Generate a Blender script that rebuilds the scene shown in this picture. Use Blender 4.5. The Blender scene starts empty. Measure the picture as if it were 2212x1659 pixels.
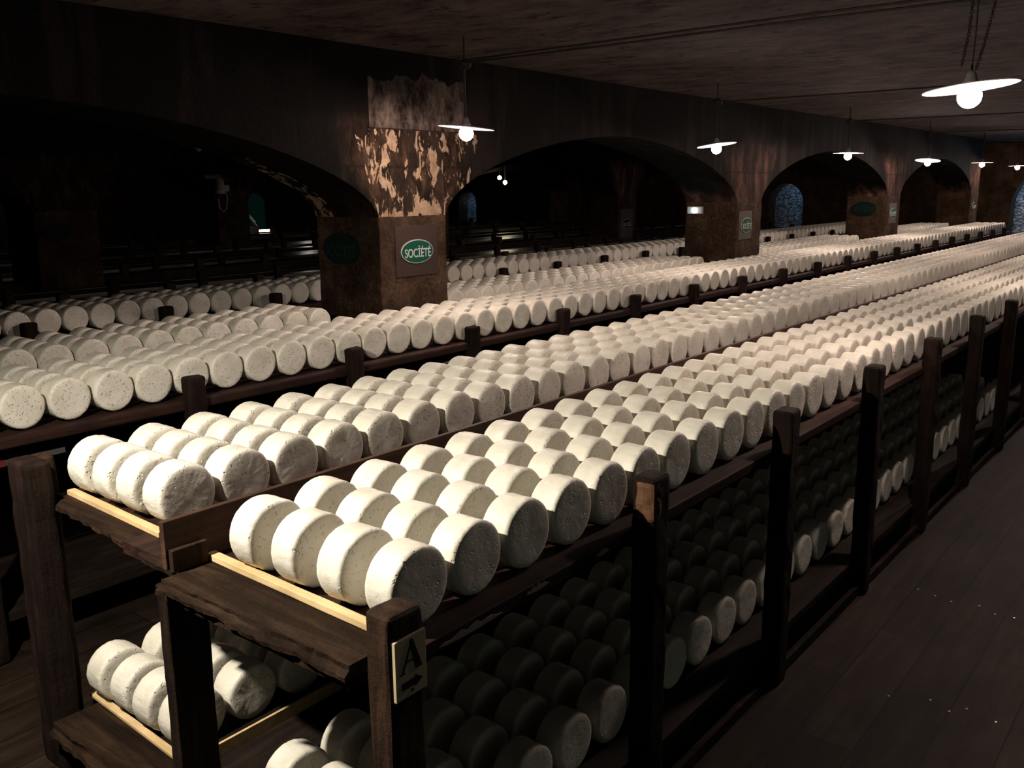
import bpy, bmesh, math, random
from mathutils import Vector, Matrix, noise
random.seed(7)
SC = bpy.context.scene
COL = SC.collection
ZO = 1.1                      # floor is built at z = -1.1 and everything is lifted by this at the end

# ------------------------------------------------------------------ camera, world, light, exposure
cam = bpy.data.cameras.new('camera'); co = bpy.data.objects.new('camera', cam); COL.objects.link(co)
cam.sensor_width = 36; cam.lens = 1970.1 / 2212 * 36; cam.clip_start = .02; cam.clip_end = 200
F = Vector((.76274814, .61171888, -.2097982)); R_ = Vector((.623879, -.7814527, -.01032809)); U = Vector((.17026526, .12301096, .97769016))
m = Matrix((R_, U, -F)).transposed().to_4x4(); m.translation = Vector((-1.24750618, -1.43023282, .9226035))
co.matrix_world = m
SC.camera = co
SC.view_settings.view_transform = 'Standard'; SC.view_settings.look = 'None'
SC.view_settings.gamma = 1; SC.view_settings.use_curve_mapping = False
SC.view_settings.exposure = 0.0
w = bpy.data.worlds.new('world'); SC.world = w; w.use_nodes = True
w.node_tree.nodes['Background'].inputs[0].default_value = (.82, .92, .80, 1)
w.node_tree.nodes['Background'].inputs[1].default_value = .07
SC.cycles.use_denoising = True
SC.cycles.max_bounces = 5; SC.cycles.diffuse_bounces = 3; SC.cycles.glossy_bounces = 2
SC.cycles.sample_clamp_indirect = 3

def light(name, kind, loc, energy, col, **kw):
    l = bpy.data.lights.new(name, kind); l.energy = energy; l.color = col
    for k, v in kw.items(): setattr(l, k, v)
    o = bpy.data.objects.new(name, l); o.location = loc; COL.objects.link(o); return o
key = light('spot_light', 'SPOT', (-1.0, 1.02, 1.42), 400, (1, .90, .76), spot_size=math.radians(146), spot_blend=.75, shadow_soft_size=.03)
key.rotation_euler = (Vector((.5, .6, -.3)) - key.location).to_track_quat('-Z', 'Y').to_euler()
GLOBE = 780.0                 # emission strength of the lit pendant globes
BLUE = (.36, .62, 1)
for y, x, e in ((2.0, 25.0, 55), (8.85, 24.7, 5), (20.8, 24.7, 12)):
    light('alcove_lamp_light', 'POINT', (x, y, .9), e, BLUE, shadow_soft_size=.08)
light('rear_lamp_light', 'POINT', (9.2, 21.6, .9), 6, (1, .85, .7), shadow_soft_size=.05)
light('far_lamp_light', 'POINT', (12.5, 15.6, .75), 5, (1, .95, .8), shadow_soft_size=.05)

# ------------------------------------------------------------------ materials
def M(name): 
    mt = bpy.data.materials.new(name); mt.use_nodes = True
    return mt, mt.node_tree.nodes, mt.node_tree.links, mt.node_tree.nodes['Principled BSDF']
def nz(n, l, vec, scale, detail=6, rough=.6, dist=0):
    t = n.new('ShaderNodeTexNoise'); t.inputs['Scale'].default_value = scale; t.inputs['Detail'].default_value = detail
    t.inputs['Roughness'].default_value = rough; t.inputs['Distortion'].default_value = dist
    l.new(vec, t.inputs['Vector']); return t.outputs['Fac']
def ramp(n, l, fac, stops, interp='LINEAR'):
    r = n.new('ShaderNodeValToRGB'); r.color_ramp.interpolation = interp
    e = r.color_ramp.elements
    while len(e) < len(stops): e.new(.5)
    for a, (p, c) in zip(e, stops): a.position = p; a.color = (*c, 1) if len(c) == 3 else c
    l.new(fac, r.inputs[0]); return r.outputs[0]
def mp(n, l, scale=(1, 1, 1), kind='Object', loc=(0, 0, 0)):
    tc = n.new('ShaderNodeTexCoord'); mm = n.new('ShaderNodeMapping'); mm.inputs['Scale'].default_value = scale; mm.inputs['Location'].default_value = loc
    l.new(tc.outputs[kind], mm.inputs[0]); return mm.outputs[0]
def bump(n, l, h, p, strength=.5, dist=.01, nrm=None):
    b = n.new('ShaderNodeBump'); b.inputs['Strength'].default_value = strength; b.inputs['Distance'].default_value = dist
    l.new(h, b.inputs['Height'])
    if nrm: l.new(nrm, b.inputs['Normal'])
    if p: l.new(b.outputs[0], p.inputs['Normal'])
    return b.outputs[0]
def mix(n, l, fac, a, b, t='MIX'):
    x = n.new('ShaderNodeMix'); x.data_type = 'RGBA'; x.blend_type = t
    for s, v in ((0, fac), (6, a), (7, b)):
        if hasattr(v, 'links'): l.new(v, x.inputs[s])
        else: x.inputs[s].default_value = v if s == 0 else (*v, 1)
    return x.outputs[2]
def math_(n, l, op, a, b=0., c=None):
    x = n.new('ShaderNodeMath'); x.operation = op
    for i, v in enumerate((a, b, c)):
        if v is None: continue
        if hasattr(v, 'links'): l.new(v, x.inputs[i])
        else: x.inputs[i].default_value = v
    return x.outputs[0]

def mat_cheese(name, pit, rnd=True):
    mt, n, l, p = M(name)
    tc = n.new('ShaderNodeTexCoord'); v = tc.outputs['Object']
    if rnd:
        oi = n.new('ShaderNodeObjectInfo'); sc = math_(n, l, 'MULTIPLY', oi.outputs['Random'], 37.)
        ad = n.new('ShaderNodeVectorMath'); ad.operation = 'ADD'; l.new(v, ad.inputs[0]); l.new(sc, ad.inputs[1]); vv = ad.outputs[0]
    else: vv = v
    c = ramp(n, l, nz(n, l, vv, 9, 4), [(.3, (.58, .545, .46)), (.55, (.70, .67, .58)), (.75, (.77, .745, .66))])
    l.new(c, p.inputs['Base Color'])
    p.inputs['Roughness'].default_value = .46; p.inputs['Specular IOR Level'].default_value = .35
    # cut-like pits, elongated and scattered, plus a fine crumbly grain
    mpn = n.new('ShaderNodeMapping'); mpn.inputs['Scale'].default_value = (1, .6, 1); l.new(vv, mpn.inputs[0])
    dv = n.new('ShaderNodeTexNoise'); dv.inputs['Scale'].default_value = 30; l.new(mpn.outputs[0], dv.inputs['Vector'])
    av = n.new('ShaderNodeVectorMath'); av.operation = 'MULTIPLY_ADD'; l.new(dv.outputs['Color'], av.inputs[0]); av.inputs[1].default_value = (.035,)*3; l.new(mpn.outputs[0], av.inputs[2])
    vo = n.new('ShaderNodeTexVoronoi'); vo.inputs['Scale'].default_value = 75; vo.inputs['Randomness'].default_value = 1; l.new(av.outputs[0], vo.inputs['Vector'])
    pits = ramp(n, l, vo.outputs['Distance'], [(.0, (0, 0, 0)), (.22, (0, 0, 0)), (.34, (1, 1, 1))])
    sel = ramp(n, l, nz(n, l, vv, 40, 2), [(.47, (1, 1, 1)), (.56, (0, 0, 0))])
    sx = n.new('ShaderNodeSeparateColor'); l.new(sel, sx.inputs[0]); sp = n.new('ShaderNodeSeparateColor'); l.new(pits, sp.inputs[0])
    h = math_(n, l, 'MAXIMUM', sp.outputs[0], sx.outputs[0])
    ge = n.new('ShaderNodeSeparateXYZ'); l.new(tc.outputs['Normal'], ge.inputs[0])
    ay = math_(n, l, 'ABSOLUTE', ge.outputs[1])
    face = math_(n, l, 'MULTIPLY_ADD', ay, .85, .15)
    hh = math_(n, l, 'MULTIPLY', math_(n, l, 'SUBTRACT', h, 1.), face)
    g = math_(n, l, 'MULTIPLY', nz(n, l, vv, 160, 5, .7), .22)
    g2 = math_(n, l, 'MULTIPLY', nz(n, l, vv, 22, 3, .5), .9)
    tot = math_(n, l, 'ADD', math_(n, l, 'ADD', hh, g), g2)
    bump(n, l, tot, p, pit, .0035)
    return mt
CH = mat_cheese('cheese_rind', .75); CHR = mat_cheese('cheese_rind_rough', 1.0); CHF = mat_cheese('cheese_rind_plain', .6, False)

def mat_wood(name, c0, c1, c2, axis=0, rough=.75, bs=.5, scale=14, spec=.3):
    mt, n, l, p = M(name)
    s = [scale]*3; s[axis] = scale*.09
    v = mp(n, l, s); f = nz(n, l, v, 1.6, 8, .65, .6)
    c = ramp(n, l, f, [(.3, c0), (.5, c1), (.72, c2)])
    f2 = nz(n, l, mp(n, l), 5, 4); c = mix(n, l, ramp(n, l, f2, [(.35, (.0,)*3), (.7, (.55,)*3)]), c, tuple(x*.45 for x in c0))
    l.new(c, p.inputs['Base Color']); p.inputs['Roughness'].default_value = rough; p.inputs['Specular IOR Level'].default_value = spec
    f3 = nz(n, l, mp(n, l), 70, 5, .7)
    bump(n, l, math_(n, l, 'ADD', f, math_(n, l, 'MULTIPLY', f3, .6)), p, bs, .008)
    return mt
WP = mat_wood('old_post_wood', (.012, .006, .0035), (.032, .0165, .0095), (.080, .044, .025), 2, .8, .8, 14, .12)
WB = mat_wood('shelf_wood_red', (.012, .005, .004), (.030, .0125, .009), (.055, .024, .017), 0, .65, .4, 14, .15)
WE = mat_wood('end_board_wood', (.007, .0038, .0022), (.021, .0115, .0065), (.055, .032, .018), 1, .9, 1.0, 14, .1)
WD = mat_wood('divider_wood', (.03, .015, .009), (.062, .032, .02), (.10, .055, .034), 0, .6, .35, 14, .15)
WL = mat_wood('pale_batten_wood', (.52, .36, .17), (.66, .48, .25), (.78, .62, .38), 1, .6, .15, 20)
WPD = mat_wood('black_post_wood', (.006, .0035, .0025), (.014, .0075, .0055), (.034, .018, .013), 2, .8, .8, 14, .1)
WB2 = mat_wood('dark_lower_wood', (.006, .004, .003), (.014, .009, .0065), (.03, .02, .015), 0, .7, .4, 14, .12)
WF = mat_wood('far_shelf_wood', (.02, .018, .016), (.045, .040, .036), (.08, .072, .065), 0, .3, .25, 10, .5)
WH = mat_wood('chipped_wood', (.05, .022, .01), (.13, .062, .028), (.22, .115, .055), 2, .8, .8)

def flat(name, c, r=.6, metal=0, em=None, es=0):
    mt, n, l, p = M(name); 
    f = nz(n, l, mp(n, l), 25, 4)
    l.new(mix(n, l, f, tuple(x*.82 for x in c), c), p.inputs['Base Color'])
    p.inputs['Roughness'].default_value = r; p.inputs['Metallic'].default_value = metal; p.inputs['Specular IOR Level'].default_value = .1 if r >= .5 else .5
    if em: p.inputs['Emission Color'].default_value = (*em, 1); p.inputs['Emission Strength'].default_value = es
    return mt
GREEN = flat('sign_green', (.001, .045, .028), .6); WHITE = flat('sign_white', (.33, .35, .33), .6)
DGREEN = flat('sign_shaded_green', (.002, .009, .007), .8); DGREY = flat('sign_shaded_letter', (.008, .02, .016), .8)  # darker copies of the sign colours, with the dim piers' shade put in
PLATE = flat('plate_paint', (.50, .42, .30), .6); INK = flat('stencil_ink', (.02, .015, .012), .7); PEDGE = flat('plate_pale_edge', (.55, .47, .28), .7)
ENAM = flat('white_enamel', (.85, .82, .80), .3); PORC = flat('porcelain', (.16, .145, .13), .35)
IRON = flat('dark_iron', (.03, .024, .02), .6, .6); STEEL = flat('shiny_label_steel', (.5, .5, .5), .25, .9); REDP = flat('faded_red_paint', (.10, .02, .018), .5)
GLOW = flat('lit_globe_glass', (.9, .8, .8), .3, 0, (1, .78, .68), GLOBE)
DGLASS = flat('unlit_globe_glass', (.25, .25, .25), .12); PVC = flat('grey_white_plastic', (.42, .42, .39), .45)
GREYPL = flat('grey_sign_panel', (.07, .058, .052), .7); GENAM = flat('grey_enamel', (.6, .6, .6), .5); NAIL = flat('worn_nail_head', (.6, .57, .52), .3, .8)
EMB = flat('emergency_lens', (.8, .9, 1), .3, 0, (.7, .88, 1), 22); WARMB = flat('warm_spot_lens', (1, .9, .6), .3, 0, (1, .85, .55), 90)
WINB = flat('bright_window_glass', (.8, .95, 1), .3, 0, (.75, .93, 1), 1.3); TEALG = flat('teal_backlit_glass', (.002, .008, .007), .8, 0, (.02, .30, .27), .012)
PEEL = flat('peeling_pale_paint', (.30, .24, .22), .7)
TUBE = flat('tube_lamp', (1, .95, .8), .3, 0, (1, .93, .72), 7)

def mat_ceiling():
    mt, n, l, p = M('board_marked_concrete')
    a = nz(n, l, mp(n, l, (1.7, .9, 1)), 2.1, 11, .78, .3)
    b = nz(n, l, mp(n, l, (4.5, 2.2, 1)), 1.6, 7, .7, .3)
    c = ramp(n, l, a, [(.34, (.010, .007, .0055)), (.43, (.055, .040, .034)), (.66, (.13, .098, .084))])
    c = mix(n, l, ramp(n, l, b, [(.56, (0, 0, 0)), (.61, (.85,)*3)]), c, (.012, .008, .0065))
    l.new(c, p.inputs['Base Color']); p.inputs['Roughness'].default_value = .9; p.inputs['Specular IOR Level'].default_value = .08
    bump(n, l, math_(n, l, 'ADD', a, b), p, .5, .03); return mt
CEIL = mat_ceiling()

def mat_wall():
    """sooty masonry: pale plaster left in ragged flakes over rusty stone above the pier heads, black soot elsewhere"""
    mt, n, l, p = M('sooty_arcade_stone')
    tc = n.new('ShaderNodeTexCoord'); ob = tc.outputs['Object']; s = n.new('ShaderNodeSeparateXYZ'); l.new(ob, s.inputs[0])
    # distance in x to the nearest pier centre (piers every 5.8 m from x = 3.62)
    q = math_(n, l, 'PINGPONG', math_(n, l, 'SUBTRACT', s.outputs[0], 3.62-58), 2.9)
    wide = nz(n, l, mp(n, l, (1.4, 1.4, .5)), 2.2, 6, .65)
    up = math_(n, l, 'SUBTRACT', s.outputs[2], .73)
    near = math_(n, l, 'SUBTRACT', math_(n, l, 'MULTIPLY_ADD', up, .5, math_(n, l, 'MULTIPLY_ADD', wide, .6, .10)), q)       # >0 near the pier
    fan = ramp(n, l, math_(n, l, 'MULTIPLY_ADD', near, 2.2, .5), [(.35, (0,)*3), (.8, (1,)*3)])
    soot = ramp(n, l, nz(n, l, ob, 5, 6, .7), [(.3, (.001, .0007, .0006)), (.7, (.0045, .0032, .0026))])
    rust = ramp(n, l, nz(n, l, mp(n, l, (7, 7, 3.4)), 1.3, 9, .75, .4), [(.38, (.004, .002, .0013)), (.5, (.018, .0098, .0062)), (.68, (.070, .038, .025))])
    mr = n.new('ShaderNodeMapRange'); mr.inputs['From Min'].default_value = 1.5; mr.inputs['From Max'].default_value = 1.8; mr.inputs['To Min'].default_value = 1; mr.inputs['To Max'].default_value = 0
    l.new(math_(n, l, 'MULTIPLY_ADD', wide, .6, s.outputs[2]), mr.inputs['Value'])
    fan = math_(n, l, 'MULTIPLY', fan, mr.outputs[0])
    rust2 = ramp(n, l, nz(n, l, mp(n, l, (5, 5, 2.6)), 1.2, 9, .72, .3), [(.36, (.010, .005, .0035)), (.5, (.060, .031, .022)), (.66, (.13, .070, .050))])
    rust = mix(n, l, math_(n, l, 'GREATER_THAN', s.outputs[0], 6.), rust, rust2)
    base = mix(n, l, fan, soot, rust)
    # brickwork traces
    br = n.new('ShaderNodeTexBrick'); br.inputs['Scale'].default_value = 1; br.inputs['Brick Width'].default_value = .30; br.inputs['Row Height'].default_value = .36; br.inputs['Mortar Size'].default_value = .008
    br.inputs['Color1'].default_value = (1, 1, 1, 1); br.inputs['Color2'].default_value = (.7, .7, .7, 1); br.inputs['Mortar'].default_value = (.12, .1, .09, 1)
    cv = n.new('ShaderNodeCombineXYZ'); l.new(math_(n, l, 'ADD', s.outputs[0], s.outputs[1]), cv.inputs[0]); l.new(s.outputs[2], cv.inputs[1]); cv.inputs[2].default_value = 0
    l.new(cv.outputs[0], br.inputs['Vector'])
    base = mix(n, l, .55, base, br.outputs['Color'], 'MULTIPLY')
    # vertical drip stains
    dr = ramp(n, l, nz(n, l, mp(n, l, (6, 6, .7)), 1, 5, .6), [(.52, (0,)*3), (.60, (1,)*3)])
    base = mix(n, l, math_(n, l, 'MULTIPLY', dr, .75), base, (.012, .008, .006))
    # plaster flakes, only round the first pier, between pier head and the joint above
    fl = nz(n, l, mp(n, l, (15, 15, 6)), 1.0, 9, .66, .5)
    big = nz(n, l, mp(n, l, (5, 5, 3.)), 1.0, 3, .5)
    low = ramp(n, l, s.outputs[2], [(.73, (.085,)*3), (.92, (.0,)*3)])
    thr = math_(n, l, 'ADD', math_(n, l, 'MULTIPLY_ADD', big, .34, fl), low)
    flk = ramp(n, l, thr, [(.715, (0,)*3), (.722, (1,)*3)])
    d1 = math_(n, l, 'ABSOLUTE', math_(n, l, 'SUBTRACT', s.outputs[0], 3.72))
    m1 = math_(n, l, 'LESS_THAN', d1, math_(n, l, 'MULTIPLY_ADD', math_(n, l, 'SUBTRACT', s.outputs[2], .73), .35, .44))
    m2 = math_(n, l, 'LESS_THAN', s.outputs[2], 1.335); m3 = math_(n, l, 'GREATER_THAN', s.outputs[2], .725)
    m6 = math_(n, l, 'LESS_THAN', s.outputs[1], 3.42)
    m7 = math_(n, l, 'MULTIPLY', math_(n, l, 'GREATER_THAN', s.outputs[1], 3.86), math_(n, l, 'MULTIPLY', math_(n, l, 'LESS_THAN', s.outputs[1], 4.2), math_(n, l, 'MULTIPLY', math_(n, l, 'GREATER_THAN', s.outputs[0], 2.55), math_(n, l, 'LESS_THAN', s.outputs[0], 3.5))))
    m1 = math_(n, l, 'MAXIMUM', math_(n, l, 'MULTIPLY', m1, m6), m7)
    mk = math_(n, l, 'MULTIPLY', math_(n, l, 'MULTIPLY', flk, m1), math_(n, l, 'MULTIPLY', m2, m3))
    cream = ramp(n, l, nz(n, l, ob, 12, 3), [(.3, (.15, .10, .065)), (.7, (.29, .21, .14))])
    base = mix(n, l, mk, base, cream)
    # grey stone blocks over the joint
    m4 = math_(n, l, 'MULTIPLY', math_(n, l, 'GREATER_THAN', s.outputs[2], 1.345), math_(n, l, 'LESS_THAN', math_(n, l, 'ADD', s.outputs[2], math_(n, l, 'MULTIPLY', wide, .35)), 1.86))
    m5 = math_(n, l, 'MULTIPLY', math_(n, l, 'MULTIPLY', math_(n, l, 'LESS_THAN', d1, .5), m4), m6)
    grey = ramp(n, l, nz(n, l, mp(n, l, (9, 9, 5)), 1.1, 9, .75), [(.38, (.006, .004, .0035)), (.5, (.045, .032, .027)), (.68, (.12, .092, .078))])
    base = mix(n, l, m5, base, grey)
    l.new(base, p.inputs['Base Color']); p.inputs['Roughness'].default_value = .92; p.inputs['Specular IOR Level'].default_value = .07
    h = math_(n, l, 'ADD', nz(n, l, ob, 18, 8, .7), math_(n, l, 'MULTIPLY', mk, .5))
    bump(n, l, h, p, .7, .03); return mt
WALL = mat_wall()
def mat_pier():
    mt, n, l, p = M('damp_brown_pier_stone')
    ob = mp(n, l); a = nz(n, l, ob, 3.2, 8, .7); b = nz(n, l, ob, 38, 6, .7)
    c = ramp(n, l, math_(n, l, 'MULTIPLY_ADD', b, .45, math_(n, l, 'MULTIPLY', a, .6)), [(.36, (.009, .0055, .0036)), (.52, (.034, .020, .012)), (.66, (.085, .052, .032))])
    l.new(c, p.inputs['Base Color']); p.inputs['Roughness'].default_value = .9; p.inputs['Specular IOR Level'].default_value = .07
    bump(n, l, math_(n, l, 'ADD', a, b), p, .8, .025); return mt
PIER = mat_pier()
def mat_stone():
    mt, n, l, p = M('alcove_rubble_stone')
    v = n.new('ShaderNodeTexVoronoi'); v.feature = 'DISTANCE_TO_EDGE'; v.inputs['Scale'].default_value = 4.2; l.new(mp(n, l, (1, 1.2, 3.4)), v.inputs['Vector'])
    e = ramp(n, l, v.outputs['Distance'], [(.0, (.15,)*3), (.10, (1,)*3)])
    a = nz(n, l, mp(n, l), 6, 8, .7)
    c = mix(n, l, e, (.03, .035, .04), ramp(n, l, a, [(.3, (.22, .24, .25)), (.7, (.78, .8, .82))]))
    l.new(c, p.inputs['Base Color']); p.inputs['Roughness'].default_value = .8
    bump(n, l, math_(n, l, 'ADD', e, a), p, .8, .06); return mt
STONE = mat_stone()
def mat_floor():
    mt, n, l, p = M('dark_plank_floor')
    br = n.new('ShaderNodeTexBrick'); br.offset = .5; br.inputs['Scale'].default_value = 1; br.inputs['Brick Width'].default_value = 1.02; br.inputs['Row Height'].default_value = .212
    br.inputs['Mortar Size'].default_value = .0035; br.inputs['Color1'].default_value = (1, 1, 1, 1); br.inputs['Color2'].default_value = (.55, .55, .55, 1); br.inputs['Mortar'].default_value = (.06, .06, .06, 1)
    l.new(mp(n, l, loc=(.71, .105, 0)), br.inputs['Vector'])
    a = nz(n, l, mp(n, l, (.8, 7, 1)), 2.5, 8, .65, .4); b = nz(n, l, mp(n, l), 1.6, 5, .6)
    c = ramp(n, l, math_(n, l, 'MULTIPLY_ADD', a, .5, math_(n, l, 'MULTIPLY', b, .5)), [(.35, (.006, .0037, .0024)), (.5, (.018, .0115, .0078)), (.68, (.042, .028, .020))])
    c = mix(n, l, .8, c, br.outputs['Color'], 'MULTIPLY')
    l.new(c, p.inputs['Base Color']); p.inputs['Roughness'].default_value = .65; p.inputs['Specular IOR Level'].default_value = .08
    bump(n, l, math_(n, l, 'ADD', br.outputs['Color'], math_(n, l, 'MULTIPLY', a, .4)), p, .5, .01); return mt
FLOOR = mat_floor()

# ------------------------------------------------------------------ mesh helpers
def obj(name, bm, mt, parent=None, loc=(0, 0, 0), rot=(0, 0, 0), smooth=False):
    me = bpy.data.meshes.new(name); bm.to_mesh(me); bm.free()
    if smooth: me.polygons.foreach_set('use_smooth', [True]*len(me.polygons))
    for mm in (mt if isinstance(mt, list) else [mt]): me.materials.append(mm)
    o = bpy.data.objects.new(name, me); o.location = loc; o.rotation_euler = rot; COL.objects.link(o)
    if parent: o.parent = parent
    return o
def tag(o, label=None, cat=None, group=None, kind=None):
    if label: o['label'] = label
    if cat: o['category'] = cat
    if group: o['group'] = group
    if kind: o['kind'] = kind
    return o
def thing(name, loc, label, cat, group=None):
    o = bpy.data.objects.new(name, None); o.empty_display_size = .05; o.location = loc; COL.objects.link(o); return tag(o, label, cat, group)
def box(bm, x0, x1, y0, y1, z0, z1, bev=0, seg=2):
    r = bmesh.ops.create_cube(bm, size=1)['verts']
    for v in r: v.co = Vector(((x0+x1)/2 + v.co.x*(x1-x0), (y0+y1)/2 + v.co.y*(y1-y0), (z0+z1)/2 + v.co.z*(z1-z0)))
    if bev:
        es = list({e for v in r for e in v.link_edges})
        bmesh.ops.bevel(bm, geom=es, offset=bev, segments=seg, affect='EDGES', profile=.6)
    return bm
def bx(*a, **k): return box(bmesh.new(), *a, **k)
def rough(bm, cell=.04, amp=.004, freq=14, seed=0., keep=None):
    """cut into a grid and roughen"""
    for ax in range(3):
        lo = min(v.co[ax] for v in bm.verts); hi = max(v.co[ax] for v in bm.verts); k = int((hi-lo)/cell)
        for i in range(1, k+1):
            c = [0, 0, 0]; c[ax] = lo + (hi-lo)*i/(k+1); nn = [0, 0, 0]; nn[ax] = 1
            bmesh.ops.bisect_plane(bm, geom=bm.verts[:]+bm.edges[:]+bm.faces[:], plane_co=c, plane_no=nn)
    bm.normal_update()
    for v in bm.verts:
        d = noise.noise(v.co*freq + Vector((seed, seed*2, 3))) + .5*noise.noise(v.co*freq*2.7 + Vector((seed, 0, 9)))
        v.co += v.normal*d*amp
    return bm
def tube(bm, pts, r, seg=8):
    prev = None
    pts = [Vector(p) for p in pts]
    for i, p in enumerate(pts):
        t = (pts[min(i+1, len(pts)-1)] - pts[max(i-1, 0)]).normalized()
        a = t.orthogonal().normalized() if prev is None else (prev[1] - t*prev[1].dot(t)).normalized()
        b = t.cross(a); rr = r[i] if isinstance(r, (list, tuple)) else r
        ring = [bm.verts.new(p + (a*math.cos(q*2*math.pi/seg) + b*math.sin(q*2*math.pi/seg))*rr) for q in range(seg)]
        if prev:
            for q in range(seg): bm.faces.new((prev[0][q], prev[0][(q+1) % seg], ring[(q+1) % seg], ring[q]))
        else: bm.faces.new(ring[::-1])
        prev = (ring, a)
    bm.faces.new(prev[0]); return bm
def lathe(bm, prof, seg=32, c=(0, 0, 0)):
    rings = []
    for r, z in prof:
        if r < 1e-6: rings.append([bm.verts.new((c[0], c[1], c[2]+z))])
        else: rings.append([bm.verts.new((c[0]+r*math.cos(q*2*math.pi/seg), c[1]+r*math.sin(q*2*math.pi/seg), c[2]+z)) for q in range(seg)])
    for A, B in zip(rings, rings[1:]):
        for q in range(seg):
            k = (q+1) % seg
            f = [A[q % len(A)], A[k % len(A)], B[k % len(B)], B[q % len(B)]]
            f = list(dict.fromkeys(f))
            if len(f) > 2: bm.faces.new(f)
    bmesh.ops.recalc_face_normals(bm, faces=bm.faces[:]); return bm
def prism(bm, pts, y0, y1):
    """outline in (x, z), extruded along y"""
    a = [bm.verts.new((x, y0, z)) for x, z in pts]; b = [bm.verts.new((x, y1, z)) for x, z in pts]
    bm.faces.new(a); bm.faces.new(b[::-1])
    for i in range(len(a)): j = (i+1) % len(a); bm.faces.new((a[j], a[i], b[i], b[j]))
    return bm

# ------------------------------------------------------------------ setting
PX0, PITCH, PW, PD = 3.27, 5.8, .70, .68         # pier grid along the arcades
YS = (3.38, 8.68, 13.98)
def struct(o): o['kind'] = 'structure'; return o
struct(obj('floor', bx(-6, 26, -5, 24, -1.2, -1.1), FLOOR))
struct(obj('ceiling', rough(bx(-6, 26, -5, 24, 1.87, 2.1), 1.6, .012, .8), CEIL))
ZS, ZP = .73, 1.40
def arc_z(u): return ZS + (ZP-ZS)*max(0., 1-abs(u)**1.7)**(1/1.7)
def arcade(name, y, i0, i1):
    bm = bmesh.new()
    for i in range(i0, i1):
        a = PX0 + PW + i*PITCH; b = PX0 + (i+1)*PITCH; K = 28
        us = [-math.cos(math.pi*k/K) for k in range(K+1)]
        xs = [(a+b)/2 + u*(b-a)/2 for u in us]
        for y_, s in ((y+.004, 1), (y+PD-.004, -1)):
            for k in range(K):
                z0, z1 = arc_z(us[k]), arc_z(us[k+1]); ps = [(xs[k], y_, z0), (xs[k+1], y_, z1), (xs[k+1], y_, 1.9), (xs[k], y_, 1.9)]
                bm.faces.new([bm.verts.new(q) for q in (ps if s > 0 else ps[::-1])])
        for k in range(K):
            z0, z1 = arc_z(us[k]), arc_z(us[k+1])
            for q in range(4):
                ya, yb = y+.004+(PD-.008)*q/4, y+.004+(PD-.008)*(q+1)/4
                bm.faces.new([bm.verts.new(v) for v in ((xs[k], ya, z0), (xs[k], yb, z0), (xs[k+1], yb, z1), (xs[k+1], ya, z1))])
    for i in range(i0, i1+1):
        a = PX0 + i*PITCH
        box(bm, a, a+PW, y+.004, y+PD-.004, ZS, 1.9)
    bmesh.ops.remove_doubles(bm, verts=bm.verts[:], dist=1e-4)
    wo = struct(obj(name, bm, WALL))
    for i in range(i0, i1+1):
        a = PX0 + i*PITCH
        pb = rough(bx(a, a+PW, y, y+PD, -1.1, ZS+.002, bev=.012), .12, .009, 7, i*3.1+y)
        obj('pillar', pb, PIER, wo)
    return wo
arcade('wall_left', YS[0], -1, 3); arcade('wall_middle', YS[1], -1, 3); arcade('wall_back', YS[2], -1, 3)
# unseen near wall added against world light; rear and end limits of the cellar
struct(obj('wall_light_block', bx(-6.4, -6, -5, 24, -1.1, 1.9), PIER))
struct(obj('wall_rear', bx(-6, 26, 23.6, 24, -1.1, 1.9), PIER))
def end_wall():
    """wall across the far end with three arched openings into blue-lit alcoves"""
    ops = [(2.0, 1.2, .35, 1.45), (8.88, .50, .45, .97), (20.8, .42, .4, .85)]   # centre y, half width, spring z, crown z
    bm = bmesh.new(); X = 24.
    ys = [-5.]
    def quad(*p): bm.faces.new([bm.verts.new(q) for q in p])
    for c, h, zs, zc in ops:
        quad((X, ys[-1], -1.1), (X, ys[-1], 1.9), (X, c-h, 1.9), (X, c-h, -1.1)); K = 16
        for k in range(K):
            u0, u1 = -math.cos(math.pi*k/K), -math.cos(math.pi*(k+1)/K)
            z0 = zs + (zc-zs)*math.sqrt(max(0, 1-u0*u0)); z1 = zs + (zc-zs)*math.sqrt(max(0, 1-u1*u1))
            quad((X, c+u0*h, z0), (X, c+u0*h, 1.9), (X, c+u1*h, 1.9), (X, c+u1*h, z1))
            quad((X, c+u0*h, z0), (X, c+u1*h, z1), (X+.5, c+u1*h, z1), (X+.5, c+u0*h, z0))
        for s in (-1, 1): quad((X, c+s*h, -1.1), (X, c+s*h, zs), (X+.5, c+s*h, zs), (X+.5, c+s*h, -1.1))
        ys.append(c+h)
    quad((X, ys[-1], -1.1), (X, ys[-1], 1.9), (X, 24, 1.9), (X, 24, -1.1))
    bmesh.ops.remove_doubles(bm, verts=bm.verts[:], dist=1e-4)
    o = struct(obj('wall_end', bm, PIER))
    obj('alcove_back', rough(bx(25.4, 25.8, -1, 24, -1.1, 1.9), .35, .06, 3), STONE, o)
end_wall()

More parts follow.
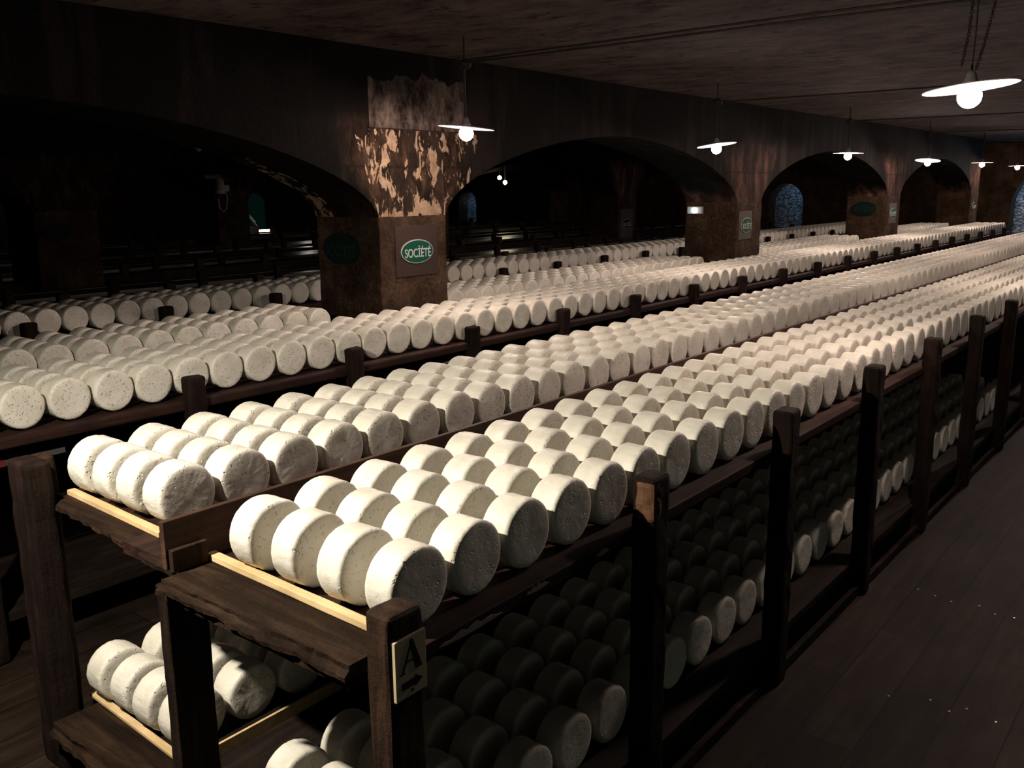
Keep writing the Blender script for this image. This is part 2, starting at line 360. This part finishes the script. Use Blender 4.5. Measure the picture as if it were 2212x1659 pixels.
# ------------------------------------------------------------------ cheese wheels
WR = .098
def wheel_bm(seg, t, seed, hi=True):
    bm = bmesh.new(); rings = []
    if hi: prof = [(.02, 0), (.045, 0), (.066, 0), (.081, .0003), (.089, .0015), (.0945, .0045), (.0975, .010), (.0982, .018), (.0982, t*.33), (.0979, t*.5), (.0982, t*.67)]
    else: prof = [(.086, 0), (.0945, .003), (.0982, .011)]
    full = prof + [(r, t-y) for r, y in reversed(prof) if not (hi and abs(y-t*.5) < .001) and y < t*.5]
    if hi: full = prof[:-1] + [(r, t-y) for r, y in reversed(prof[:-3])]
    for r, y in full:
        rg = []
        for q in range(seg):
            a = q*2*math.pi/seg; v = Vector((r*math.cos(a), y, r*math.sin(a)))
            if hi:
                nn = noise.noise(v*16 + Vector((seed, 0, 0)))*.0022 + noise.noise(v*60 + Vector((seed, 5, 0)))*.0011
                edge = max(0, 1-abs(r-.0955)/.006)
                nn += edge*noise.noise(v*110 + Vector((0, seed, 0)))*.0028
                v.x *= 1+nn/WR; v.z *= 1+nn/WR; v.y += nn*.6*(1 if y < t/2 else -1)
            rg.append(bm.verts.new(v))
        rings.append(rg)
    for A, B in zip(rings, rings[1:]):
        for q in range(seg): bm.faces.new((A[q], A[(q+1) % seg], B[(q+1) % seg], B[q]))
    bm.faces.new(rings[0][::-1]) ; bm.faces.new(rings[-1])
    bmesh.ops.recalc_face_normals(bm, faces=bm.faces[:])
    return bm
def proto_mesh(t, seed, mt):
    bm = wheel_bm(96, t, seed); me = bpy.data.meshes.new('cheese'); bm.to_mesh(me); bm.free()
    me.polygons.foreach_set('use_smooth', [True]*len(me.polygons)); me.materials.append(mt); return me
MB_ = [proto_mesh(.0985, s*7.3, CH) for s in range(4)]
MA_ = [proto_mesh(.109, s*5.1+40, CHR) for s in range(4)]
def words(k):
    ones = 'zeroth first second third fourth fifth sixth seventh eighth ninth tenth eleventh twelfth thirteenth fourteenth fifteenth sixteenth seventeenth eighteenth nineteenth'.split()
    if k < 20: return ones[k]
    tens = {2: ('twenty', 'twentieth'), 3: ('thirty', 'thirtieth'), 4: ('forty', 'fortieth'), 5: ('fifty', 'fiftieth'), 6: ('sixty', 'sixtieth'), 7: ('seventy', 'seventieth'), 8: ('eighty', 'eightieth'), 9: ('ninety', 'ninetieth')}
    if k > 99: return 'last'
    return tens[k//10][1] if k % 10 == 0 else tens[k//10][0] + '-' + ones[k % 10]
POS = ('outermost', 'second', 'third', 'innermost')
# name: x of first row, spacing, rows, y of outer face, spacing across, z, meshes, label tail, group, gaps in x
TR = {
 'B':  (.186, .2097, 98, 0., .178, 0., MB_, 'top tray behind the lettered post', 'cheese wheels on the near top tray', ()),
 'A':  (.226, .2097, 97, 1.04, .1592, 0., MA_, 'top tray beyond the divider board', 'cheese wheels on the far top tray of the near rack', ()),
 'C':  (-.383, .2097, 102, 2.69, .157, 0., MA_, 'front tray of the second rack', 'cheese wheels on the front of the second rack', ()),
 'D':  (-.381, .2081, 102, 3.68, .157, 0., MA_, 'back tray of the second rack', 'cheese wheels on the back of the second rack', ((3.0, 4.12), (8.80, 9.92), (14.6, 15.72), (20.4, 21.6))),
 'E':  (-.1, .2097, 100, 5.33, .157, 0., MA_, 'front tray of the third rack', 'cheese wheels on the third rack', ()),
 'b':  (.2657, .2157, 34, .0534, .178, -.826, MB_, 'lower shelf along the walkway', 'cheese wheels on the lower walkway shelf', ()),
 'a':  (.2227, .2097, 12, 1.08, .1562, -.785, MA_, 'lower shelf behind the short middle post', 'cheese wheels on the lower inner shelf', ()),
}
# the three hundred wheels that show largest: rows (first, last) for each of the four places across a tray
SHOWN = {'A': ((0, 30), (0, 12), (0, 12), (0, 11)), 'B': ((0, 24), (0, 18), (0, 17), (0, 17)), 'C': ((4, 33), (5, 9), (5, 8), (5, 8)),
         'D': ((6, 16), (1, 0), (1, 0), (1, 0)), 'E': ((8, 21), (1, 0), (1, 0), (1, 0)), 'a': ((0, 2), (0, 1), (0, 0), (0, 1)),
         'b': ((2, 20), (1, 18), (0, 17), (0, 18))}
ROW0 = {'C': 4, 'D': 5, 'E': 7}          # first row in view
def wheel_list():
    out = []
    for key, (x0, d, nr, y0, p, z, ms, tail, grp, gaps) in TR.items():
        rr = random.Random(key)
        for k in range(nr):
            x = x0 + k*d
            jx = rr.uniform(-.003, .003) if k > 3 else 0
            if any(a < x < b for a, b in gaps): continue
            for i in range(4):
                out.append((key, k, i, x+jx+rr.uniform(-.002, .002), y0+i*p+rr.uniform(-.003, .003), z, rr.random(), rr.uniform(-.02, .02)))
    return out
def is_indiv(key, k, i): return SHOWN[key][i][0] <= k <= SHOWN[key][i][1]
def build_wheels():
    lo_a, lo_b = wheel_bm(28, .109, 0, False), wheel_bm(28, .0985, 0, False)
    def raw(bm):
        bm.verts.ensure_lookup_table(); r = ([v.co.copy() for v in bm.verts], [[v.index for v in f.verts] for f in bm.faces]); bm.free(); return r
    LA, LB = raw(lo_a), raw(lo_b); V, Fc = [], []
    for key, k, i, x, y, z, r, yaw in wheel_list():
        ms, tail, grp = TR[key][6], TR[key][7], TR[key][8]
        if is_indiv(key, k, i):
            o = bpy.data.objects.new('cheese', ms[int(r*997) % 4]); o.location = (x, y, z+.002); o.rotation_euler = (0, r*6.283, yaw); COL.objects.link(o)
            tag(o, f'white cheese wheel, {words(k+1-ROW0.get(key, 0))} row, {POS[i]} of four, {tail}', 'cheese', grp)
        else:
            vs, fs = LB if ms is MB_ else LA; b = len(V); c, s = math.cos(yaw), math.sin(yaw)
            V.extend([(x+v.x*c-v.y*s, y+v.x*s+v.y*c, z+v.z) for v in vs]); Fc.extend([[b+q for q in f] for f in fs])
    if V:
        me = bpy.data.meshes.new('distant_cheeses'); me.from_pydata(V, [], Fc); me.update()
        me.polygons.foreach_set('use_smooth', [len(p.vertices) < 8 for p in me.polygons]); me.materials.append(CHF)
        o = bpy.data.objects.new('distant_cheeses', me); COL.objects.link(o)
        tag(o, 'dense rows of white cheese wheels receding along the long racks', 'cheese', None, 'stuff')
build_wheels()

# ------------------------------------------------------------------ racks
S = 1.0695
def post_bm(x, y, z0, z1, wx=.105, wy=.085, seed=0, bev=.018):
    return rough(bx(x, x+wx, y, y+wy, z0, z1, bev=bev, seg=3), .05, .0045, 11, seed)
def jag_board(x0, x1, y0, y1, z0, z1, seed, skew=0.):
    """board lying across the rack end, its outer edge broken and crumbling"""
    bm = bx(x0, x1, y0, y1, z0, z1); rough(bm, .018, .0012, 20, seed)
    for v in bm.verts:
        f = max(0, 1-(v.co.x-x0)/.05)
        j = noise.noise(Vector((v.co.y*9, seed, v.co.z*20)))*.014 + noise.noise(Vector((v.co.y*35, seed, v.co.z*40)))*.008
        v.co.x += f*(j + (.010 if v.co.z > (z0+z1)/2 else -.004)) + skew*(v.co.y-y0)
        if v.co.z < (z0+z1)/2: v.co.z += noise.noise(Vector((v.co.y*12, seed+4, 0)))*.008*f
    return bm
def rack(name, label, y0, xs, xe, n0, posts_x0, gaps=(), seed=0, back=1.71, ends=True):
    """frame shared by all racks: posts in front and behind, upper and lower boards, divider"""
    t = thing(name, (xs, y0+.8, -1.1), label, 'rack'); ox, oy, oz = t.location
    def part(nm, bm, mt):
        for v in bm.verts: v.co -= Vector((ox, oy, oz))
        o = obj(nm, bm, mt, t); return o
    return t, part
t1, part = rack('cheese_rack', 'long dark wooden rack nearest the walkway, letter plate on its corner post', -.084, 0, 21, 0, 0)
NP = 20
for i in range(NP):
    x = i*S - .05 + (0, .02, 0, .008, -.01)[i % 5]
    zt = .052 if i == 0 else .068 + .006*math.sin(i*3)
    o = part('post', post_bm(x, -.138, -1.1, zt, .100, .082, i), WP if i == 0 else WPD)
    if i == 1: tag(o, 'post with a chipped orange corner')
    if i < 9: o = part('back_post', post_bm(x+.08, 1.70, -1.1, .04, .10, .085, i+50), WP)
part('back_post', post_bm(.0, 1.63, -1.1, .042, .085, .155, 77), WPD)
# chipped corner of second post
bm = bx(S-.034, S+.012, -.1405, -.072, -.07, .055, bev=.014); rough(bm, .015, .006, 25, 3)
part('chipped_corner', bm, WH)
for i in range(4): part('middle_post', post_bm(-.02+i*S, .79, -1.1, -.15, .125, .05, i+20, .005), WPD)
part('end_board', jag_board(-.055, .105, .002, .755, -.138, -.1015, 3.), WE)
part('end_board', jag_board(.018, .115, .81, 1.63, -.132, -.1015, 8., .085), WE)
part('shelf_board', rough(bx(.10, 21, -.066, .20, -.140, -.1025, bev=.004), .4, .002, 2), WB)
part('shelf_board', bx(.11, 21, .2005, .4835, -.138, -.1002), WB)
part('shelf_board', bx(.11, 21, .4845, .784, -.138, -.1002), WB)
part('shelf_board', bx(.03, 21, .785, 1.10, -.138, -.1002), WB)
part('shelf_board', bx(.12, 21, 1.101, 1.38, -.138, -.1002), WB)
part('shelf_board', bx(.12, 21, 1.381, 1.70, -.138, -.1002), WB)
part('divider_board', rough(bx(-.012, 21, .785, .806, -.098, .042, bev=.003), .5, .002, 2), WD)
part('divider_block', bx(-.008, .102, .757, .777, -.099, -.036, bev=.002), WP)
part('under_board', rough(bx(-.04, .03, .01, .76, -.168, -.147, bev=.003), .06, .003, 8), WP)
def batten(x, y0, y1, z, h=.02, wd=.03, sk=0.):
    bm = bx(x, x+wd, y0, y1, z, z+h, bev=.002); rough(bm, .15, .0008, 9)
    for v in bm.verts: v.co.x += sk*(v.co.y-y0)
    return bm
part('batten', batten(.082, .0, .775, -.0995, .018, .028, .03), WL)
part('batten', batten(.108, 1.03, 1.66, -.0995, .018, .028, .045), WL)
part('batten', batten(.118, 1.03, 1.69, -.885, .012, .027, .042), WL)
# lower level
part('lower_end_board', jag_board(-.03, .16, .80, 1.63, -.94, -.888, 13.), WE)
part('lower_end_board', jag_board(-.03, .16, .002, .77, -.975, -.928, 18.), WE)
part('lower_shelf_board', rough(bx(.16, 21, -.075, .78, -.965, -.9275, bev=.004), .5, .002, 2), WB2)
part('lower_shelf_board', bx(.16, 21, .781, 1.70, -.925, -.885), WB2)
part('lower_divider', bx(.20, 8, 1.00, 1.022, -.886, -.862, bev=.002), WD)
part('lower_divider', bx(.10, 8, .99, 1.0, -.93, -.84), WL)
part('plinth', bx(.02, 21, -.05, -.01, -1.1, -.965), WPD)
part('kick_rail', bx(.0, 21, -.115, -.09, -1.1, -1.05), WPD)
# pale scars where red paint peels off the front board edge
for (x0, x1, zc) in ((.17, .40, -.128), (.50, .60, -.118), (.83, .90, -.122)):
    bm = bmesh.new(); K = 12
    top = [(x0+(x1-x0)*k/K, zc+.010*math.sin(math.pi*k/K)*(1+.6*math.sin(k*2.1))+.002) for k in range(K+1)]
    bot = [(x0+(x1-x0)*k/K, zc-.004*math.sin(math.pi*k/K)) for k in range(K, -1, -1)]
    prism(bm, top+bot[1:-1], -.0700, -.0655); part('peeling_paint', bm, PEEL)

# letter plate on the corner post
pl = thing('letter_plate', (.0, -.1405, -.069), 'small plate with black letter A and arrow, nailed to the corner post', 'sign')
obj('plate', bx(-.045, .046, -.006, .001, -.07, .068, bev=.0015), PLATE, pl)
obj('plate_edge', bx(-.0475, -.0448, -.0068, .001, -.069, .067), PEDGE, pl)  # slightly paler strip along one edge of the plate
def glyph(pts): return prism(bmesh.new(), pts, -.0072, -.0058)
bm = bmesh.new()
for pts in ([(-.035, -.012), (-.018, -.012), (-.018, -.0095), (-.024, -.0095), (.003, .052), (.0, .056), (-.029, -.0095), (-.035, -.0095)],      # thin stroke with foot
            [(.012, -.012), (.032, -.012), (.007, .058), (.003, .062), (-.003, .058), (-.003, .044)],                               # thick stroke
            [(-.017, .011), (.006, .011), (.006, .014), (-.016, .014)]):
    prism(bm, pts, -.0072, -.0058)
obj('letter_a', bm, INK, pl)
bm = bmesh.new(); prism(bm, [(-.030, -.048), (.010, -.048), (.010, -.053), (.032, -.040), (.010, -.026), (.010, -.032), (-.030, -.032)], -.0072, -.0058)
lathe_c = [(0.001+.004*math.cos(a*.785), -.058+.004*math.sin(a*.785)) for a in range(8)]; prism(bm, lathe_c, -.0072, -.0058)
obj('arrow', bm, INK, pl)

# second, third and further racks
def simple_rack(name, label, yf, xs, xe, px, filled, gaps, mt, nposts, cut=None, dep=1.78, zt=.012):
    t, part = rack(name, label, yf, xs, xe, 0, 0)
    i = 0; x = px
    while x < xe-.15 and i < nposts:
        if x > xs: part('post', post_bm(x-.052, yf-.015, -1.1, zt+.006*math.sin(x*7), .105, .07, x), WPD)
        if not cut or not any(a-.2 < x < b+.1 for a, b in cut):
            if x > xs: part('back_post', post_bm(x-.052, yf+dep-.085, -1.1, zt, .105, .085, x+9), WP)
        x += S; i += 1
    part('front_board', rough(bx(xs, xe, yf+.02, yf+.5, -.155, -.103, bev=.012), .5, .003, 2), mt)
    part('shelf_board', bx(xs, xe, yf+.51, yf+.74, -.14, -.1002), mt)
    if cut:
        prev = xs
        for a, b in list(cut)+[(xe, xe)]:
            if a > prev:
                part('back_board', bx(prev, min(a, xe), yf+.75, yf+dep-.03, -.14, -.1002), mt)
                part('divider_board', bx(prev, min(a, xe), yf+.93, yf+.95, -.1, -.02), WPD)
            prev = b
    else:
        part('back_board', bx(xs, xe, yf+.75, yf+dep-.03, -.14, -.1002), mt)
        part('divider_board', bx(xs, xe, yf+.93, yf+.95, -.1, -.02 if filled else -.06), WPD)
    part('lower_shelf', bx(xs, xe, yf+.03, yf+.72, -.93, -.89), WB2)
    return t, part
cuts = [(PX0+i*PITCH-.03, PX0+PW+i*PITCH+.03) for i in range(-1, 4)]
t2, part2 = simple_rack('cheese_rack', 'second long dark rack, across the gap, with piers rising through it', 2.615, -.55, 21.2, 1.2558-S, True, (), WB, 40, cuts)
bm = bx(.31, .585, 2.628, 2.634, -.222, -.198); o = part2('label_strip', bm, STEEL); tag(o, 'shiny metal strip')
part2('strip_end', bx(.30, .326, 2.626, 2.6335, -.224, -.196), REDP)
simple_rack('cheese_rack', 'third long rack, its inner half empty, behind the first row of piers', 5.245, -.3, 21.0, .55, True, (), WB, 40, None, 1.78, .03)
for j, (y, xs, xe, lab) in enumerate(((7.92, -1, 22, 'empty dark rack standing among the second row of piers'), (10.6, 0, 22, 'empty pale-boarded rack behind the second row of piers'), (13.1, 2, 22, 'empty rack just before the third row of piers'), (15.8, 4, 22, 'rearmost empty rack, lit faintly by the far lamp'))):
    simple_rack('empty_rack', lab, y, xs, xe, xs+.4, False, (), WF, 40, cuts if j in (0, 2) else None, 1.78, .03)

# ------------------------------------------------------------------ signs on piers
def text_mesh(s, size, ext, sx):
    cu = bpy.data.curves.new('txt', 'FONT'); cu.body = s; cu.size = size; cu.extrude = ext; cu.align_x = 'CENTER'; cu.align_y = 'CENTER'; cu.offset = size*.012
    o = bpy.data.objects.new('txt', cu); COL.objects.link(o); dg = bpy.context.evaluated_depsgraph_get()
    me = bpy.data.meshes.new_from_object(o.evaluated_get(dg)); bpy.data.objects.remove(o)
    xs = [v.co.x for v in me.vertices]; ys = [v.co.y for v in me.vertices]; W = max(xs)-min(xs); cx = (max(xs)+min(xs))/2; cy = (max(ys)+min(ys))/2
    for v in me.vertices: v.co = Vector(((v.co.x-cx)*sx/W, (v.co.y-cy), v.co.z))
    return me
def oval(name, loc, rz, label, mats, a=.168, b=.092, panel=None, letters=True):
    t = thing(name, loc, label, 'sign', 'oval signs on the piers'); t.rotation_euler = (0, 0, rz)   # local -y faces the viewer
    fld, rim, let = mats[:3]
    def ell(r1, r2, y0, y1): return prism(bmesh.new(), [(r1*math.cos(q*math.pi/32), r2*math.sin(q*math.pi/32)) for q in range(64)], y0, y1)
    if panel: obj('backing_panel', bx(*panel[:2], -.006, .02, *panel[2:], bev=.002), GREYPL if len(mats) < 4 else mats[3], t)
    obj('rim', ell(a, b, -.014, -.004), rim, t); obj('green_field', ell(a-.008, b-.008, -.018, -.012), fld, t)
    if letters:
        me = text_mesh('SOC\u0130\u00c9T\u00c9', .1, .002, a*1.62)
        h = [v.co.y for v in me.vertices]; k = b*.98/(max(h)-min(h))
        for v in me.vertices: v.co = Vector((v.co.x, -.019-v.co.z, v.co.y*k))
        me.materials.append(let); o = bpy.data.objects.new('lettering', me); COL.objects.link(o); o.parent = t
    return t
G1 = flat('panel_stone', (.030, .019, .016), .85)
oval('oval_sign', (3.63, 3.378, .474), 0, 'bright green oval sign with white lettering on the nearest pier, walkway side', (GREEN, WHITE, WHITE, G1), .167, .088, (-.215, .225, -.18, .19))
oval('oval_sign', (3.268, 3.78, .50), -math.pi/2, 'unlit dark oval sign on the shaded side of the nearest pier', (DGREEN, DGREEN, DGREY), .20, .115)
oval('oval_sign', (9.33, 3.378, .455), 0, 'green oval sign on a pale panel, second pier of the front row', (GREEN, WHITE, WHITE), .155, .09, (-.20, .16, -.17, .17))
oval('oval_sign', (15.18, 3.378, .44), 0, 'small green oval sign on the third pier, front face', (GREEN, WHITE, WHITE), .16, .09, (-.2, .2, -.17, .17))
oval('oval_sign', (14.868, 3.76, .52), -math.pi/2, 'dark green oval sign on the shaded side of the third pier', (DGREEN, DGREEN, DGREY), .21, .12)
oval('oval_sign', (20.99, 3.378, .43), 0, 'tiny oval sign on the farthest pier of the front row', (DGREEN, WHITE, WHITE), .15, .09)
oval('oval_sign', (3.50, 8.678, .51), 0, 'faint outlined oval sign on the dark pier behind the left trays', (DGREEN, DGREY, DGREY), .165, .085)
oval('oval_sign', (9.35, 13.978, .22), 0, 'round-looking dark sign on the pier under the white pipe', (DGREEN, DGREEN, DGREY), .10, .08)
oval('oval_sign', (15.2, 8.678, .18), 0, 'grey-green oval sign on a tall grey panel, pier of the middle row', (DGREEN, WHITE, WHITE), .17, .10, (-.24, .24, -.42, .30))

# ------------------------------------------------------------------ pendant lamps
def globe_bm(r, c, s=3):
    bm = bmesh.new(); bmesh.ops.create_icosphere(bm, subdivisions=s, radius=r)
    for v in bm.verts: v.co = v.co + Vector(c)
    return bm
FH = Vector((.78, .6256, 0)); RH = Vector((.6256, -.78, 0))
def lamp(x, y, z, label, tilt=(0, 0), lit=True, chain=False, near=False, rod=True, group='lit pendant lamps'):
    t = thing('pendant_lamp', (x, y, z), label, 'lamp', group); s = 48 if near else 32
    bm = lathe(bmesh.new(), [(.018, .012), (.03, .010), (.185, -.002), (.187, -.006), (.183, -.006), (.03, .004), (.016, .002)], s)
    sh = obj('lamp_shade', bm, ENAM if lit else GENAM, t, smooth=True)
    sh.rotation_euler = (Matrix.Rotation(-tilt[0], 3, RH) @ Matrix.Rotation(tilt[1], 3, FH)).to_euler()
    obj('glass_globe', globe_bm(.048, (0, 0, -.040), 3 if near else 2), GLOW if lit else DGLASS, t, smooth=True)
    obj('socket', lathe(bmesh.new(), [(0, .062), (.012, .062), (.020, .05), (.022, .035), (.030, .02), (.031, .008), (.0, .008)], 20), PORC, t, smooth=True)
    top = (1.87 - z)/(1.08 if near else 1)
    if chain:
        for sx, pts in ((0, [(-.045, .03, .085), (-.012, .02, .22), (-.004, .015, top)]), (1, [(.022, -.012, .075), (.045, -.03, .18), (.07, -.05, .33), (.05, -.03, top)])):
            bm = bmesh.new(); ps = [Vector(p) for p in pts]; L = []
            for a, b in zip(ps, ps[1:]):
                k = max(1, int((b-a).length/.012)); L += [(a+(b-a)*q/k, (b-a).normalized()) for q in range(k)]
            for q, (p, d) in enumerate(L):
                e = d.orthogonal().normalized(); e = (Matrix.Rotation(q*1.35, 3, d) @ e)
                ring = [p + d*.0105*math.cos(u*math.pi/5) + e*.006*math.sin(u*math.pi/5) for u in range(11)]
                tube(bm, ring, .0016, 5)
            obj('chain', bm, IRON, t)
        obj('cord', tube(bmesh.new(), [(0, 0, .06), (.004, -.002, .2), (.002, 0, top)], .003, 6), IRON, t)
        obj('hook', tube(bmesh.new(), [(.0+.012*math.cos(a), 0, .075+.014*math.sin(a)) for a in [q*.5-1.2 for q in range(11)]], .0028, 6), IRON, t)
    else:
        obj('rod', tube(bmesh.new(), [(0, 0, .06), (-.01, 0, .2), (-.006, 0, top)], .0075, 8), IRON, t)
        obj('junction_box', lathe(bmesh.new(), [(0, .425), (.016, .425), (.022, .41), (.04, .40), (.042, .375), (.02, .36), (0, .36)], 12), IRON, t)
    return t
RA = math.radians
lamp(3.39, 2.65, 1.315, 'lit pendant lamp with flat white shade hanging before the nearest pier', (RA(-1), RA(5.5)))
lamp(7.0, 2.65, 1.31, 'lit pendant lamp above the second rack, tilted, before the second pier', (RA(3.5), RA(-6)))
lamp(10.66, 2.65, 1.315, 'third lit pendant lamp of the row, just past the second pier', (RA(0), RA(1)))
lamp(14.31, 2.65, 1.285, 'fourth lit pendant lamp of the row, before the third pier', (RA(6), RA(6)))
lamp(18.0, 2.65, 1.305, 'fifth lit pendant lamp of the row, far down the cellar', (0, 0))
lamp(21.3, 2.65, 1.285, 'farthest lit pendant lamp, near the blue alcove', (0, 0))
nl = lamp(3.41, -.364, 1.35, 'large near pendant lamp hung on chains above the walkway', (RA(3.5), RA(-5)), chain=True, near=True, group='pendant lamps over the walkway')
nl.scale = (1.08, 1.08, 1.08)
for x in (7.3, 10.9, 14.6): lamp(x, -.33, 1.34, f'added pendant lamp out of view over the walkway, {("first", "second", "third")[int((x-7)/3.6)]} after the chained one', group='pendant lamps over the walkway')  # added out-of-view lamps that brighten the far rows
lamp(4.9, 8.05, 1.45, 'unlit grey pendant lamp hanging in the dark bay beyond the nearest pier', (0, 0), lit=False, group='unlit lamps in the dark bays')
lamp(4.52, 11.0, 1.36, 'unlit pendant lamp in the darkest bay, only its glass globe showing', (0, 0), lit=False, group='unlit lamps in the dark bays')
tag(obj('hanging_cable', tube(bmesh.new(), [(3.36, 2.59, 1.71), (3.31, 1.6, 1.70), (3.27, .5, 1.70), (3.35, -.45, 1.71), (3.4, -3.5, 1.73)], .006, 6), IRON), 'pair of dark cables slung under the ceiling from the nearest lamp, lower one', 'cable')
tag(obj('hanging_cable', tube(bmesh.new(), [(3.36, 2.59, 1.726), (3.33, 1.6, 1.727), (3.29, .5, 1.726), (3.37, -.45, 1.74), (3.41, -3.5, 1.76)], .006, 6), IRON), 'upper cable slung under the ceiling from the nearest lamp of the row', 'cable')
for x, n_ in ((7.02, 'second'), (10.68, 'third'), (14.34, 'fourth'), (18.0, 'fifth')):
    tag(obj('hanging_cable', tube(bmesh.new(), [(x, 2.59, 1.70), (x-.02, .8, 1.695), (x-.1, -3.5, 1.72)], .007, 6), IRON), f'dark cable running across the ceiling from the {n_} lamp of the row', 'cable')

# ------------------------------------------------------------------ small things in the dark bays
el = thing('emergency_light', (9.08, 3.92, .636), 'round glowing emergency light on the shaded side of the second pier', 'light')
obj('housing', bx(-.05, .0, -.10, .10, -.045, .045, bev=.01), PVC, el)
obj('lens', globe_bm(.030, (-.055, 0, .0), 2), EMB, el, smooth=True)
for dx, dz, nm in ((0, 0, 'upper'), (.22, -.12, 'lower')):
    e2 = thing('spot_lamp', (17.2+dx, 13.7, 1.19+dz), f'tiny warm spotlight glowing high in the middle arch, {nm} of two', 'light')
    obj('lens', globe_bm(.055, (0, 0, 0), 2), WARMB, e2, smooth=True); obj('stem', tube(bmesh.new(), [(0, 0, .03), (0, 0, .68-dz)], .008, 6), IRON, e2)
tg = thing('wall_pipe', (8.9, 13.6, 1.0), 'grey-white elbow pipe with open end hanging before the dark pier', 'pipe')
obj('pipe', tube(bmesh.new(), [(-.32, 0, .19), (-.1, 0, .20), (-.02, 0, .17), (0, 0, .1), (0, 0, -.05)], [.05, .05, .06, .075, .075], 14), PVC, tg, smooth=True)
obj('collar', tube(bmesh.new(), [(0, 0, -.05), (0, 0, -.12)], .082, 14), PVC, tg)
obj('hanger', tube(bmesh.new(), [(-.2, 0, .22), (-.2, 0, .87)], .012, 6), IRON, tg)
jb = thing('wall_box', (9.25, 13.94, .98), 'small pale electrical box on the pier beside the elbow pipe', 'box')
obj('box_body', bx(-.06, .06, -.04, .04, -.06, .06, bev=.008), PVC, jb)
obj('looped_cable', tube(bmesh.new(), [(.0, 0, -.06), (.01, -.01, -.2), (-.02, -.01, -.38), (-.10, -.01, -.44), (-.17, -.01, -.36), (-.18, 0, -.2)], .012, 6), PVC, jb)
lw = thing('window_1', (23.98, 14.44, .52), 'white glowing window pane far behind the middle-row pier', 'window'); lw['kind'] = 'structure'
obj('pane', bx(-.02, .0, -.09, .09, -.16, .16), WINB, lw)
td = thing('door_1', (13.0, 18.6, .1), 'tall teal back-lit glass door with arched top behind the empty racks', 'door'); td['kind'] = 'structure'
bm = bmesh.new(); prism(bm, [(-.55, -1.1), (.55, -1.1), (.55, .55)] + [(.55*math.cos(a*math.pi/12), .55+.25*math.sin(a*math.pi/12)) for a in range(1, 12)] + [(-.55, .55)], -.02, .02); obj('glass', bm, TEALG, td)
obj('mullion', bx(-.03, .03, -.05, -.02, -1.1, .78), IRON, td)
st = thing('trestle', (12.6, 18.2, -.1), 'pale A-shaped trestle standing before the teal glass door', 'trestle')
for s in (-1, 1):
    for q in (0, .09): obj('leg', tube(bmesh.new(), [(s*(.03+q*.3), 0, .60-q), (s*(.36+q*.6), 0, .26-q*1.2)], .012, 6), PVC, st)
obj('base_frame', bx(-.45, .45, -.03, .03, -1.0, .16), IRON, st)
tl = thing('tube_lamp', (12.9, 17.78, -.13), 'short glowing tube lamp lying low between the empty racks', 'light')
obj('tube', bx(-.14, .14, -.03, .03, .06, .11), TUBE, tl); obj('bracket', bx(-.17, .17, -.04, .04, -.97, .06), IRON, tl)

# nail heads in the walkway
fl = bpy.data.objects['floor']
for (x, y) in ((2.37, -.66), (2.33, -.74), (2.39, -.79), (2.36, -.90), (2.30, -.52), (3.39, -.42), (3.37, -.50), (3.40, -.62), (3.35, -.70), (3.42, -.33), (3.36, -.78)):
    obj('nail_head', lathe(bmesh.new(), [(0, .002), (.004, .0018), (.0055, 0), (.0, 0)], 8), NAIL, fl, loc=(x, y, -1.0998))

# ------------------------------------------------------------------ lift all so that the floor is at z = 0
for o in list(SC.objects):
    if o.parent is None: o.location.z += ZO
